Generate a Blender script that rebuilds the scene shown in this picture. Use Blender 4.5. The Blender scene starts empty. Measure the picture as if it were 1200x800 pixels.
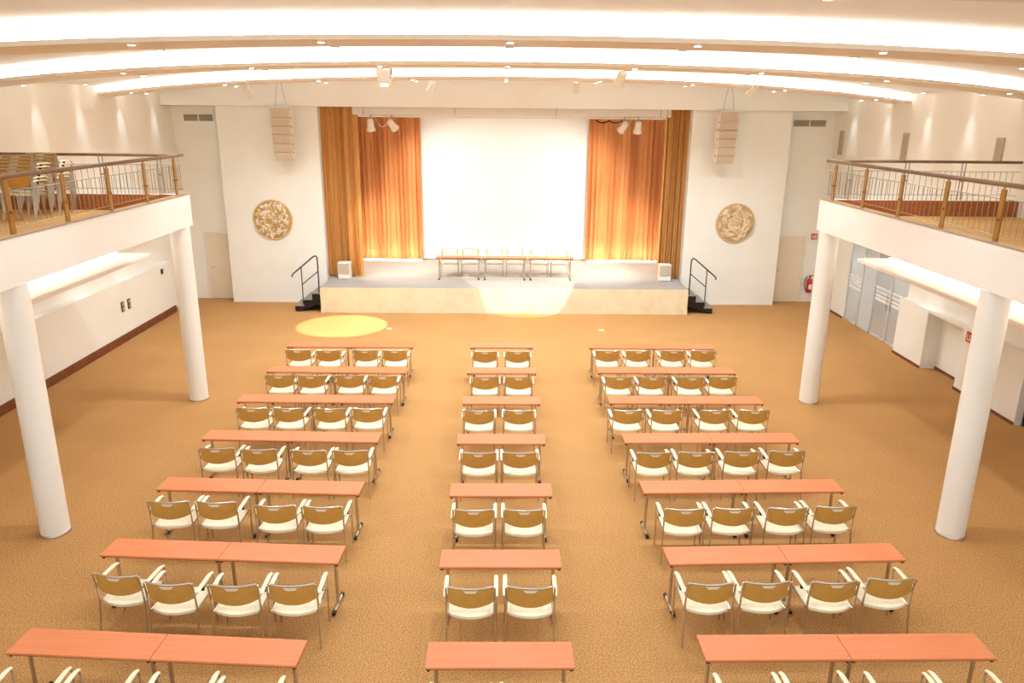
import bpy, bmesh, math, random
from mathutils import Vector, Matrix
random.seed(7)
PI = math.pi
S = bpy.context.scene
COL = S.collection

# ------------------------------------------------------------------ camera
cam_d = bpy.data.cameras.new('camera'); cam = bpy.data.objects.new('camera', cam_d); COL.objects.link(cam)
CAM_H = 5.616; PITCH, YAW, ROLL = math.radians(16.501), math.radians(-0.808), math.radians(-0.536)
cam_d.sensor_width = 36.0; cam_d.lens = 887.95 * 36.0 / 1200.0; cam_d.clip_end = 200
_cp, _sp, _cy, _sy, _cr, _sr = math.cos(PITCH), math.sin(PITCH), math.cos(YAW), math.sin(YAW), math.cos(ROLL), math.sin(ROLL)
_R = (Matrix(((_cy, -_sy, 0), (_sy, _cy, 0), (0, 0, 1))) @ Matrix(((1, 0, 0), (0, _cp, _sp), (0, -_sp, _cp)))
      @ Matrix(((_cr, 0, _sr), (0, 1, 0), (-_sr, 0, _cr))))
_rt, _fw, _up = _R.col[0], _R.col[1], _R.col[2]
cam.matrix_world = Matrix(((_rt[0], _up[0], -_fw[0], 0), (_rt[1], _up[1], -_fw[1], 0), (_rt[2], _up[2], -_fw[2], CAM_H), (0, 0, 0, 1)))
S.camera = cam

# ------------------------------------------------------------------ world and exposure
w = bpy.data.worlds.new('world'); S.world = w; w.use_nodes = True
w.node_tree.nodes['Background'].inputs[0].default_value = (0.82, 0.96, 1.04, 1)
w.node_tree.nodes['Background'].inputs[1].default_value = 0.95
S.view_settings.view_transform = 'Standard'; S.view_settings.look = 'None'
S.view_settings.gamma = 1.0; S.view_settings.use_curve_mapping = False
S.view_settings.exposure = 0.55
WARM = (0.83, 0.96, 1.04)
BEAM_SPOT_W = 230.0       # each downlight on the ceiling beams
COVE_STR = 7.5            # light strips on the ceiling beams

# ------------------------------------------------------------------ materials
MATS = {}
def srgb(r, g, b):
    f = lambda c: (c / 255 / 12.92) if c / 255 <= 0.04045 else ((c / 255 + 0.055) / 1.055) ** 2.4
    return (f(r), f(g), f(b), 1)
def mat(name, rgb, rough=0.6, metal=0.0, spec=0.4, noise=None, bump=None, coat=0.0):
    m = bpy.data.materials.new(name); m.use_nodes = True
    nt = m.node_tree; b = nt.nodes['Principled BSDF']
    c = srgb(*rgb)
    b.inputs['Base Color'].default_value = c; b.inputs['Roughness'].default_value = rough
    b.inputs['Metallic'].default_value = metal; b.inputs['Specular IOR Level'].default_value = spec
    b.inputs['Coat Weight'].default_value = coat
    tc = None
    if noise or bump:
        tc = nt.nodes.new('ShaderNodeTexCoord')
    if noise:
        scale, rgb2, lo, hi, stretch = noise
        mp = nt.nodes.new('ShaderNodeMapping'); mp.inputs['Scale'].default_value = stretch
        n = nt.nodes.new('ShaderNodeTexNoise'); n.inputs['Scale'].default_value = scale; n.inputs['Detail'].default_value = 4
        r = nt.nodes.new('ShaderNodeValToRGB'); e = r.color_ramp.elements
        e[0].position = lo; e[0].color = c; e[1].position = hi; e[1].color = srgb(*rgb2)
        nt.links.new(tc.outputs['Object'], mp.inputs[0]); nt.links.new(mp.outputs[0], n.inputs['Vector'])
        nt.links.new(n.outputs['Fac'], r.inputs[0]); nt.links.new(r.outputs[0], b.inputs['Base Color'])
    if bump:
        n2 = nt.nodes.new('ShaderNodeTexNoise'); n2.inputs['Scale'].default_value = bump[0]; n2.inputs['Detail'].default_value = 3
        bp = nt.nodes.new('ShaderNodeBump'); bp.inputs['Strength'].default_value = bump[1]; bp.inputs['Distance'].default_value = bump[2]
        nt.links.new(tc.outputs['Object'], n2.inputs['Vector']); nt.links.new(n2.outputs['Fac'], bp.inputs['Height'])
        nt.links.new(bp.outputs[0], b.inputs['Normal'])
    MATS[name] = m; return m
def emit(name, rgb, strength):
    m = bpy.data.materials.new(name); m.use_nodes = True; b = m.node_tree.nodes['Principled BSDF']
    b.inputs['Base Color'].default_value = (*rgb, 1); b.inputs['Emission Color'].default_value = (*rgb, 1)
    b.inputs['Emission Strength'].default_value = strength; MATS[name] = m; return m

mat('wall', (247, 243, 234), 0.75, noise=(1.5, (244, 239, 229), 0.4, 0.7, (1, 1, 1)))
mat('wall_side', (249, 244, 234), 0.75, noise=(1.2, (246, 240, 229), 0.4, 0.7, (1, 1, 1)))
mat('white_paint', (246, 240, 232), 0.6, noise=(0.8, (242, 235, 226), 0.4, 0.7, (1, 1, 1)))
mat('ceiling_white', (246, 243, 238), 0.8, noise=(0.8, (243, 239, 233), 0.4, 0.7, (1, 1, 1)))
mat('beam_paint', (238, 222, 202), 0.7, noise=(0.8, (234, 217, 196), 0.4, 0.7, (1, 1, 1)))
mat('column', (247, 240, 230), 0.45, noise=(0.8, (243, 235, 224), 0.4, 0.7, (1, 1, 1)))
mat('chrome', (205, 196, 182), 0.22, metal=0.9)
mat('bronze', (168, 128, 66), 0.35, metal=0.75)
mat('steel', (170, 160, 145), 0.3, metal=0.85)
mat('black', (28, 22, 20), 0.5)
mat('dark_metal', (70, 62, 56), 0.4, metal=0.6)
mat('tread', (150, 138, 126), 0.8, bump=(120, 0.3, 0.004))
mat('table_top', (222, 133, 86), 0.38, noise=(3.0, (215, 123, 75), 0.35, 0.75, (0.5, 9, 9)))
mat('table_edge', (150, 70, 36), 0.5)
mat('cream_fabric', (246, 232, 202), 0.85, bump=(420, 0.25, 0.002), noise=(60, (238, 222, 188), 0.4, 0.65, (1, 1, 1)))
mat('arm_cream', (248, 234, 204), 0.5, noise=(14, (240, 222, 186), 0.4, 0.7, (1, 0.2, 1)))
mat('back_shell', (212, 160, 80), 0.42, noise=(10, (204, 151, 70), 0.35, 0.7, (1, 1, 1)))
mat('grip_highlight', (244, 230, 204), 0.5)  # pale tone paints the highlight at the chair hand-hold
mat('handrail_wood', (128, 98, 70), 0.35, noise=(6, (110, 82, 56), 0.35, 0.7, (1, 1, 1)))
mat('cap_metal', (176, 146, 112), 0.4, metal=0.3)
mat('brown_wood', (176, 104, 48), 0.45, noise=(5, (160, 90, 38), 0.35, 0.7, (1, 1, 6)))
mat('baseboard', (132, 76, 44), 0.5, noise=(5, (114, 62, 34), 0.35, 0.7, (1, 1, 1)))
mat('curtain_gold', (226, 172, 104), 0.7, spec=0.3, noise=(2.0, (218, 160, 90), 0.35, 0.7, (6, 6, 0.4)))
mat('curtain_orange', (238, 174, 116), 0.7, spec=0.3, noise=(2.0, (232, 162, 100), 0.35, 0.7, (6, 6, 0.4)))
mat('screen', (248, 246, 244), 0.8, noise=(0.5, (246, 244, 241), 0.4, 0.7, (1, 1, 1)))
mat('stage_top', (176, 168, 160), 0.85, bump=(150, 0.3, 0.004), noise=(40, (164, 155, 147), 0.35, 0.7, (1, 1, 1)))
mat('skirt', (238, 220, 186), 0.8, noise=(4, (230, 210, 174), 0.4, 0.7, (1, 1, 1)))
mat('off_white', (240, 230, 216), 0.55, noise=(2, (235, 224, 208), 0.4, 0.7, (1, 1, 1)))
mat('grille', (206, 186, 160), 0.7, bump=(200, 0.4, 0.004))
mat('vent', (190, 172, 148), 0.6)
mat('vent_dark', (120, 104, 86), 0.8)
mat('door_paint', (240, 224, 198), 0.5, noise=(1, (236, 219, 192), 0.4, 0.7, (1, 1, 1)))
mat('red', (205, 44, 26), 0.35, coat=0.3)
mat('sign_red', (214, 66, 34), 0.5)
mat('sign_white', (250, 242, 232), 0.5)
mat('switch_brown', (110, 72, 44), 0.4)
mat('frost_line', (250, 250, 248), 0.5)
mat('alu', (222, 222, 220), 0.35, metal=0.4)
mat('panel_grey', (196, 178, 156), 0.6)
emit('lamp_glow', (1.0, 0.98, 0.94), 14.0)
emit('cove_glow', (0.94, 0.98, 1.0), COVE_STR)
emit('trough_glow', (1.0, 0.94, 0.84), 9.0)
emit('corridor_fill_glow', (0.95, 0.98, 1.0), 9.0)  # added fill behind the glass doors, not a known lamp
emit('uplight_glow', (1.0, 0.88, 0.78), 55.0)

def carpet(name, a, b, c):
    m = bpy.data.materials.new(name); m.use_nodes = True; nt = m.node_tree; bs = nt.nodes['Principled BSDF']
    bs.inputs['Roughness'].default_value = 0.95; bs.inputs['Specular IOR Level'].default_value = 0.1
    tc = nt.nodes.new('ShaderNodeTexCoord')
    v = nt.nodes.new('ShaderNodeTexNoise'); v.inputs['Scale'].default_value = 62; v.inputs['Detail'].default_value = 5; v.inputs['Roughness'].default_value = 0.75
    r = nt.nodes.new('ShaderNodeValToRGB'); e = r.color_ramp.elements
    e[0].position = 0.38; e[0].color = srgb(*a); e[1].position = 0.62; e[1].color = srgb(*c)
    k = e.new(0.5); k.color = srgb(*b)
    n = nt.nodes.new('ShaderNodeTexNoise'); n.inputs['Scale'].default_value = 0.9; n.inputs['Detail'].default_value = 5
    mx = nt.nodes.new('ShaderNodeMix'); mx.data_type = 'RGBA'; mx.blend_type = 'MULTIPLY'; mx.inputs[0].default_value = 0.22
    nt.links.new(tc.outputs['Object'], v.inputs['Vector']); nt.links.new(v.outputs['Fac'], r.inputs[0])
    nt.links.new(tc.outputs['Object'], n.inputs['Vector']); nt.links.new(r.outputs[0], mx.inputs[6])
    nt.links.new(n.outputs['Fac'], mx.inputs[7]); nt.links.new(mx.outputs[2], bs.inputs['Base Color'])
    bp = nt.nodes.new('ShaderNodeBump'); bp.inputs['Strength'].default_value = 0.5; bp.inputs['Distance'].default_value = 0.01
    nt.links.new(v.outputs['Fac'], bp.inputs['Height']); nt.links.new(bp.outputs[0], bs.inputs['Normal'])
    MATS[name] = m
carpet('carpet', (164, 106, 46), (199, 146, 87), (226, 185, 134))
carpet('carpet_balcony', (196, 142, 78), (222, 172, 108), (236, 194, 136))

def glass(name, rgb, rough, clear):
    m = bpy.data.materials.new(name); m.use_nodes = True; nt = m.node_tree; b = nt.nodes['Principled BSDF']
    b.inputs['Base Color'].default_value = srgb(*rgb); b.inputs['Roughness'].default_value = rough
    t = nt.nodes.new('ShaderNodeBsdfTransparent'); mx = nt.nodes.new('ShaderNodeMixShader'); mx.inputs[0].default_value = 1 - clear
    nt.links.new(t.outputs[0], mx.inputs[1]); nt.links.new(b.outputs[0], mx.inputs[2])
    nt.links.new(mx.outputs[0], nt.nodes['Material Output'].inputs[0]); MATS[name] = m
glass('glass_clear', (206, 214, 220), 0.06, 0.6)
glass('glass_frost', (222, 228, 232), 0.35, 0.12)

# ------------------------------------------------------------------ mesh helpers
class MB:
    """collects shapes; build() links them as one mesh object"""
    def __init__(s): s.v = []; s.f = []; s.mi = []; s.cur = 0
    def add(s, vs, fs):
        o = len(s.v); s.v += [tuple(v) for v in vs]; s.f += [tuple(i + o for i in f) for f in fs]; s.mi += [s.cur] * len(fs); return s
    def box(s, x0, x1, y0, y1, z0, z1, M=None):
        vs = [Vector((x, y, z)) for z in (z0, z1) for y in (y0, y1) for x in (x0, x1)]
        if M: vs = [M @ v for v in vs]
        return s.add(vs, [(0, 2, 3, 1), (4, 5, 7, 6), (0, 1, 5, 4), (2, 6, 7, 3), (0, 4, 6, 2), (1, 3, 7, 5)])
    def rbox(s, x0, x1, y0, y1, z0, z1, r, M=None, seg=2):
        bm = bmesh.new(); bmesh.ops.create_cube(bm, size=1)
        for v in bm.verts:
            v.co = Vector(((x0 + x1) / 2 + v.co.x * (x1 - x0), (y0 + y1) / 2 + v.co.y * (y1 - y0), (z0 + z1) / 2 + v.co.z * (z1 - z0)))
        bmesh.ops.bevel(bm, geom=bm.edges[:], offset=r, segments=seg, profile=0.5, affect='EDGES')
        bm.verts.index_update()
        vs = [(M @ v.co) if M else v.co.copy() for v in bm.verts]
        s.add(vs, [[v.index for v in f.verts] for f in bm.faces]); bm.free(); return s
    def tube(s, pts, r, n=8, cap=True):
        P = [Vector(p) for p in pts]; rs = r if isinstance(r, (list, tuple)) else [r] * len(P)
        vs = []; fs = []; up = None
        for i, p in enumerate(P):
            t = (P[min(i + 1, len(P) - 1)] - P[max(i - 1, 0)]).normalized()
            if up is None: up = Vector((0, 0, 1)) if abs(t.z) < 0.9 else Vector((1, 0, 0))
            a = t.cross(up).normalized(); up = a.cross(t).normalized()
            for k in range(n):
                q = 2 * PI * k / n; vs.append(p + rs[i] * (math.cos(q) * a + math.sin(q) * up))
        for i in range(len(P) - 1):
            for k in range(n):
                fs.append((i * n + k, i * n + (k + 1) % n, (i + 1) * n + (k + 1) % n, (i + 1) * n + k))
        if cap: fs.append(tuple(range(n - 1, -1, -1))); fs.append(tuple((len(P) - 1) * n + k for k in range(n)))
        return s.add(vs, fs)
    def lathe(s, prof, n=20, M=None):
        vs = []; fs = []
        for (r, z) in prof:
            for k in range(n):
                v = Vector((r * math.cos(2 * PI * k / n), r * math.sin(2 * PI * k / n), z)); vs.append(M @ v if M else v)
        for i in range(len(prof) - 1):
            for k in range(n):
                fs.append((i * n + k, i * n + (k + 1) % n, (i + 1) * n + (k + 1) % n, (i + 1) * n + k))
        fs.append(tuple(range(n - 1, -1, -1))); fs.append(tuple((len(prof) - 1) * n + k for k in range(n)))
        return s.add(vs, fs)
    def grid(s, fn, nu, nv, close=False):
        o = [[fn(i / nu, j / nv) for i in range(nu + 1)] for j in range(nv + 1)]
        vs = [p for row in o for p in row]
        return s.add(vs, [(j * (nu + 1) + i, j * (nu + 1) + i + 1, (j + 1) * (nu + 1) + i + 1, (j + 1) * (nu + 1) + i) for j in range(nv) for i in range(nu)])
    def slab(s, fn, nu, nv, off):
        """closed shell: surface fn(u,v) and its copy moved by off(u,v)"""
        A = [fn(i / nu, j / nv) for j in range(nv + 1) for i in range(nu + 1)]
        B = [Vector(fn(i / nu, j / nv)) + Vector(off(i / nu, j / nv)) for j in range(nv + 1) for i in range(nu + 1)]
        N = len(A); q = lambda i, j: j * (nu + 1) + i; fs = []
        for j in range(nv):
            for i in range(nu):
                fs.append((q(i, j), q(i + 1, j), q(i + 1, j + 1), q(i, j + 1)))
                fs.append((N + q(i, j + 1), N + q(i + 1, j + 1), N + q(i + 1, j), N + q(i, j)))
        for i in range(nu):
            fs.append((q(i + 1, 0), q(i, 0), N + q(i, 0), N + q(i + 1, 0))); fs.append((q(i, nv), q(i + 1, nv), N + q(i + 1, nv), N + q(i, nv)))
        for j in range(nv):
            fs.append((q(0, j), q(0, j + 1), N + q(0, j + 1), N + q(0, j))); fs.append((q(nu, j + 1), q(nu, j), N + q(nu, j), N + q(nu, j + 1)))
        return s.add([*A, *B], fs)
    def prism(s, poly, d0, d1, axis='y'):
        """poly: list of 2-D points (x,z) pulled along y, or (y,z) pulled along x"""
        n = len(poly)
        mk = (lambda p, d: (p[0], d, p[1])) if axis == 'y' else (lambda p, d: (d, p[0], p[1])) if axis == 'x' else (lambda p, d: (p[0], p[1], d))
        vs = [mk(p, d0) for p in poly] + [mk(p, d1) for p in poly]
        fs = [tuple(range(n)), tuple(range(2 * n - 1, n - 1, -1))] + [(i, n + i, n + (i + 1) % n, (i + 1) % n) for i in range(n)]
        return s.add(vs, fs)
    def mesh(s, name, mats, smooth=False, fix=True):
        me = bpy.data.meshes.new(name); me.from_pydata(s.v, [], s.f)
        for m in (mats if isinstance(mats, (list, tuple)) else [mats]): me.materials.append(MATS[m])
        for p, i in zip(me.polygons, s.mi): p.material_index = i
        if fix:
            bm = bmesh.new(); bm.from_mesh(me); bmesh.ops.recalc_face_normals(bm, faces=bm.faces); bm.to_mesh(me); bm.free()
        if smooth:
            me.shade_smooth()
            me.set_sharp_from_angle(angle=math.radians(40))
        return me
    def build(s, name, mats, parent=None, smooth=False, loc=None):
        return link(name, s.mesh(name, mats, smooth), parent, loc)
def link(name, me, parent=None, loc=None, rz=0):
    o = bpy.data.objects.new(name, me); COL.objects.link(o)
    if parent: o.parent = parent
    if loc is not None: o.location = loc
    if rz: o.rotation_euler.z = rz
    return o
def tag(o, label, cat, group=None):
    o['label'] = label; o['category'] = cat
    if group: o['group'] = group
    return o
def thing(name, label, cat, loc=(0, 0, 0), rz=0, group=None):
    return tag(link(name, None, None, loc, rz), label, cat, group)
def struct(name, mb, m, smooth=False):
    o = mb.build(name, m, None, smooth); o['kind'] = 'structure'; return o
def aim(o, target):
    d = Vector(target) - o.location; o.rotation_euler = d.to_track_quat('-Z', 'Y').to_euler()
def spot(name, loc, target, watts, deg, blend=0.5, radius=0.06, color=WARM, parent=None):
    d = bpy.data.lights.new(name, 'SPOT'); d.energy = watts; d.spot_size = math.radians(deg); d.spot_blend = blend
    d.shadow_soft_size = radius; d.color = color
    o = bpy.data.objects.new(name, d); COL.objects.link(o); o.location = loc; aim(o, target); return o

# ------------------------------------------------------------------ the room
OX = 0.08                                   # hall centre line
XL, XR = -9.85, 10.05                       # side walls
YW, YR = 23.15, 23.65                       # stage wall, recessed bays
ZS, ZB = 5.86, 6.50                         # soffit bottom, ceiling beam bottom
STH = 0.755                                 # stage height
Y0 = -1.5                                   # where the modelled hall ends behind the camera
ARC = lambda x: -0.0030 * (x - OX) ** 2 - 0.000018 * (x - OX) ** 4     # gentle camber of the ceiling

struct('floor', MB().box(XL - 0.6, XR + 1.6, Y0, 27.2, -0.1, 0), 'carpet')

# left wall with its proud lower panel and ledge, right wall with piers and recesses
wall_left = struct('wall_left', MB().box(XL - 0.3, XL, Y0, YR + 0.3, 0, 7.0), 'wall_side')
struct('trim_3', MB().box(XL + 0.001, XL + 0.2, Y0, 21.9, 0, 1.52), 'wall_side')          # proud lower panel with a ledge
PR = 0.17
wr = MB().box(XR + 0.36, XR + 0.6, Y0, 18.2, 0, 2.3).box(XR + 0.36, XR + 0.6, 21.55, YR + 0.3, 0, 2.3).box(XR + 1.5, XR + 1.6, 17.0, 22.8, 0, 2.6).box(XR + 0.6, XR + 1.6, 17.0, 22.8, 2.45, 2.6).box(XR + 0.6, XR + 1.5, 17.0, 17.1, 0, 2.45).box(XR + 0.6, XR + 1.5, 22.7, 22.8, 0, 2.45).box(XR + 0.2, XR + 0.36, 15.5, 16.9, 0, 1.42).box(XR, XR + 0.6, Y0, YR + 0.3, 2.3, 7.0)
for a, b in ((21.55, YR + 0.3), (13.45, 18.2), (Y0, 12.2)):
    wr.box(XR, XR + 0.36, a, b, 1.42, 2.3)
for a, b in ((21.55, YR + 0.3), (16.9, 18.2), (13.45, 15.5), (Y0, 12.2)):
    wr.box(XR, XR + 0.36, a, b, 0, 1.42)
wall_right = struct('wall_right', wr, 'wall_side')
lp = MB()
for a, b in ((16.9, 18.2), (13.45, 15.5), (Y0, 12.2)):
    lp.box(XR - PR, XR - 0.001, a, b, 0, 1.36)
lp.box(XR - PR, XR - 0.001, 13.45, 18.2, 1.36, 1.42).box(XR - PR, XR - 0.001, Y0, 12.2, 1.36, 1.42)
struct('trim_6', lp, 'wall_side')
# back wall: two stage blocks, two recessed bays, stage house
wb = MB()
wb.box(OX - 8.45, OX - 5.5, YW, YR + 0.5, 0, 6.9); wb.box(OX + 5.5, OX + 8.45, YW, YR + 0.5, 0, 6.9)
struct('wall_back', wb, 'wall')
wr2 = MB()
wr2.box(XL - 0.3, OX - 8.45, YR, YR + 0.3, 0, 6.9); wr2.box(OX + 8.45, XR + 0.6, YR, YR + 0.3, 0, 6.9)
struct('wall_recess', wr2, 'wall_side')
sh = MB()
sh.box(OX - 5.8, OX - 5.5, YR, 27.2, 0, 6.9); sh.box(OX + 5.5, OX + 5.8, YR, 27.2, 0, 6.9)
sh.box(OX - 5.8, OX + 5.8, 26.95, 27.2, 0, 6.9); sh.box(OX - 5.5, OX + 5.5, YW + 0.1, 26.95, 6.3, 6.5)
struct('wall_stage', sh, 'wall')
struct('trim_1', MB().box(XL, XR, YW - 0.22, YR + 0.2, ZS, 6.9), 'wall')                     # soffit above the stage
struct('trim_2', MB().box(OX - 4.55, OX + 4.92, YW + 0.3, YW + 0.42, 5.64, 6.3), 'off_white')  # valance
struct('baseboard_left', MB().box(XL + 0.2, XL + 0.225, Y0, 21.9, 0, 0.2), 'baseboard')
bb = MB()
for a, b, x in ((21.55, YR, XR), (16.9, 18.2, XR - PR), (13.45, 15.5, XR - PR), (15.5, 16.9, XR + 0.2)):
    bb.box(x - 0.02, x, a, b, 0, 0.06)
struct('baseboard_right', bb, 'baseboard')
struct('baseboard_back', MB().box(OX - 8.45, OX - 5.6, YW - 0.02, YW, 0, 0.05).box(OX + 5.6, OX + 8.45, YW - 0.02, YW, 0, 0.05), 'off_white')

# ceiling: cambered slab with dropped beams that carry upward light strips
ARC2 = lambda x: -0.0030 * (x - OX) ** 2 - 0.000027 * (x - OX) ** 4     # the slab bends a little more than the beams
def cam_strip(y0, y1, z0, z1, x0=XL, x1=XR, n=24, arc=ARC):
    def fn(u, v): x = x0 + (x1 - x0) * u; return (x, y0 + (y1 - y0) * v, z0 + arc(x))
    return fn, (lambda u, v: (0, 0, z1 - z0)), n
ceil = MB()
for (a, b) in ((0.5, YW - 0.2),):
    fn, off, n = cam_strip(a, b, 6.80, 6.95, arc=ARC2); ceil.slab(fn, n, 1, off)
ceiling = struct('ceiling', ceil, 'ceiling_white')
BEAMS = [5.55, 10.22, 14.77, 19.9]
for yb in BEAMS:
    m = MB(); fn, off, n = cam_strip(yb - 0.47, yb + 0.47, ZB, ZB + 0.06); m.slab(fn, n, 1, off)
    fn, off, n = cam_strip(yb - 0.2, yb + 0.2, ZB + 0.06, 6.80); m.slab(fn, n, 1, off)
    be = m.build('beam', 'beam_paint', ceiling)
    for sgn in (-1, 1):
        y = yb + sgn * 0.33
        m = MB(); fn, off, n = cam_strip(y - 0.03, y + 0.03, ZB + 0.065, ZB + 0.085, XL + 0.1, XR - 0.1); m.slab(fn, n, 1, off)
        m.build('light_strip', 'cove_glow', be)

# ------------------------------------------------------------------ ceiling downlights
dl_body = MB().lathe([(0.0, 0.03), (0.045, 0.03), (0.055, 0.0), (0.055, -0.02), (0.045, -0.026), (0.0, -0.015)], 14).mesh('downlight_body', 'off_white', True)
dl_glow = MB().lathe([(0.0, -0.017), (0.043, -0.0262), (0.0, -0.03)], 12).mesh('lens', 'lamp_glow', True)
ORD = ['', 'third', 'second', 'first']
ORD = {0: 'fourth', 1: 'third', 2: 'second', 3: 'first'}
def downlight(x, y, z, label, group, watts, deg, target=None, blend=0.6, radius=0.07):
    o = tag(link('downlight', dl_body, None, (x, y, z)), label, 'light', group)
    link('lens', dl_glow, o)
    if watts: spot('downlight_beam', (x, y, z - 0.08), target or (x, y, 0), watts, deg, blend, radius)
for i, yb in enumerate(BEAMS):
    for sgn in (-1, 1):
        for k in range(-4, 5):
            x = OX + 2.28 * k
            if x < XL + 0.3 or x > XR - 0.3: continue
            downlight(x, yb + sgn * 0.40, ZB + ARC(x) - 0.003,
                      'small round white downlight on the %s edge of the %s ceiling beam from the stage' % ('audience-side' if sgn < 0 else 'stage-side', ORD[i]), 'downlights on the ceiling beams',
                      (BEAM_SPOT_W * (1.0, 1.0, 0.8, 0.5, 0)[abs(k)] * (0.45, 0.75, 1.1, 1.75)[i]) if sgn < 0 else 0, 150, None, 1.0)
for xw, sx, nm in ((XL, 1, 'stacked chairs'), (XR, -1, 'grey wall panels')):
    for y in (15.1, 16.8, 18.5, 20.45, 22.4):
        x = xw + sx * 0.24
        downlight(x, y, 6.785 + ARC2(x), 'small downlight washing the upper wall on the side of the %s' % nm,
                  'wall washers at the ceiling edge', 34, 40, (xw - sx * 0.0, y, 4.4), 1.0, 0.07)

# ------------------------------------------------------------------ balconies
FX = 6.14                                   # fascia distance from the centre line
YE = 14.95                                  # balcony end
def balcony(sx, xw, side):
    fx = OX + sx * FX
    X = lambda a, b: (min(a, b), max(a, b))
    t = thing('balcony', 'white balcony on round columns on the side of the %s' % side, 'balcony', (0, 0, 0))
    a, b = X(fx, fx + sx * 0.14)
    MB().box(a, b, 2.5, YE, 3.53, 4.13).build('fascia', 'white_paint', t)
    a, b = X(fx + sx * 0.14, xw - sx * 0.012)
    MB().box(a, b, 2.5, YE, 3.53, 3.70).build('slab', 'white_paint', t)
    MB().box(a, b, 2.5, YE - 0.14, 3.70, 3.83).build('carpet_floor', 'carpet_balcony', t)
    MB().box(a, b, YE - 0.14, YE, 3.70, 4.13).build('end_kerb', 'white_paint', t)
    MB().box(a, b, YE - 0.17, YE - 0.14, 3.83, 4.13).build('end_panel', 'brown_wood', t)
    a, b = X(fx - sx * 0.012, fx + sx * 0.16)
    MB().box(a, b, 2.5, YE, 4.13, 4.142).build('kerb_cap', 'cap_metal', t)
    # railing
    r = thing('balcony_railing', 'brown-topped metal railing along the balcony edge on the side of the %s' % side, 'railing')
    rx = fx + sx * 0.07; zt = 4.86
    m = MB(); m.tube([(rx, 2.6, zt), (rx, YE + 0.02, zt)], 0.032, 10); m.build('handrail', 'handrail_wood', r, True)
    m = MB(); m.tube([(rx, YE - 0.06, zt), (xw - sx * 0.02, YE - 0.06, zt)], 0.028, 10); m.build('handrail', 'handrail_wood', r, True)
    for z in (4.23, 4.68):
        MB().tube([(rx, 2.6, z), (rx, YE - 0.05, z)], 0.006, 6).build('rail', 'steel', r)
        MB().tube([(rx, YE - 0.06, z), (xw - sx * 0.02, YE - 0.06, z)], 0.006, 6).build('rail', 'steel', r)
    post = MB().box(-0.012, 0.012, -0.045, 0.045, 4.15, zt - 0.06).tube([(0, 0, zt - 0.07), (0, 0, zt - 0.02)], 0.012, 6).tube([(-0.035, 0, 4.42), (0.035, 0, 4.42)], 0.02, 8).mesh('post', 'bronze')
    bal = MB().tube([(0, 0, 4.23), (0, 0, 4.68)], 0.005, 5).mesh('baluster', 'steel')
    ys = [14.55 - 1.245 * k for k in range(10)]
    for y in ys:
        link('post', post, r, (rx, y, 0))
        for k in range(1, 10):
            yy = y - 1.245 * k / 10
            if yy > 2.7: link('baluster', bal, r, (rx, yy, 0))
    for k in (1, 2): link('baluster', bal, r, (rx, 14.55 + 0.12 * k, 0))
    x = rx + sx * 0.42; xs = []
    while abs(x) < abs(xw) - 0.1: xs.append(x); x += sx * 1.1
    ep = MB().tube([(-0.035, 0, 4.14), (-0.035, 0, zt - 0.02)], 0.011, 6).tube([(0.035, 0, 4.14), (0.035, 0, zt - 0.02)], 0.011, 6).tube([(-0.04, 0, 4.5), (0.04, 0, 4.5)], 0.018, 6).mesh('post', 'steel')
    for x in xs:
        link('post', ep, r, (x, YE - 0.06, 0))
    x = rx + sx * 0.12
    while abs(x) < abs(xw) - 0.05:
        link('baluster', bal, r, (x, YE - 0.06, 0)); x += sx * 0.12
    # columns
    for y, nm in ((9.48, 'beside the rear table rows'), (14.69, 'at the stage end of the balcony')):
        c = thing('column', 'round white column %s on the side of the %s' % (nm, side), 'column', (OX + sx * 6.30, y, 0), 0, 'columns under the balconies')
        MB().lathe([(0.185, 0.03), (0.185, 3.535)], 40).build('shaft', 'column', c, True)
        MB().lathe([(0.20, 0.0), (0.20, 0.02), (0.192, 0.032)], 40).build('base_ring', 'chrome', c, True)
    # suspended light sail below the slab
    s = thing('light_sail', 'white lit ceiling sail under the balcony on the side of the %s' % side, 'ceiling light')
    xa = OX + sx * 7.62; xb = xw - sx * 0.9
    a, b = X(xa, xb)
    MB().rbox(a, b, 3.0, 16.2, 2.66, 2.75, 0.02).build('panel', 'white_paint', s)
    a, b = X(xa + sx * 0.5, xa + sx * 0.56)
    MB().box(a, b, 3.0, 15.8, 2.78, 2.83).build('light_strip', 'trough_glow', s)
    for y in (4.5, 8.5, 12.3, 14.5):
        MB().tube([(OX + sx * 8.2, y, 2.75), (OX + sx * 8.2, y, 3.53)], 0.008, 6).build('hanger_rod', 'steel', s)
    return t
balcony(-1, XL, 'stacked chairs'); balcony(1, XR, 'glass doors')
for xw, sx, yy, nm in ((XL, 1, (11.5, 13.4, 15.3, 17.3, 19.3), 'wall with the brown skirting'), (XR, -1, (13.1, 15.05, 17.0, 18.85), 'wall with the glass doors')):
    for y in yy:
        downlight(xw + sx * 0.2, y, 2.915, 'small downlight washing the lower %s' % nm, 'wall washers below the balconies', 16, 30, (xw + sx * 0.1, y, 1.5), 0.6, 0.03)
for sx, xw in ((-1, XL), (1, XR)):      # dropped ceiling that carries the lower wall washers
    a, b = sorted((xw, xw - sx * 0.62))
    struct('trim_%d' % (4 if sx < 0 else 5), MB().box(a, b, 3.0, 21.0, 2.93, 3.5 if True else 3), 'white_paint')

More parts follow.
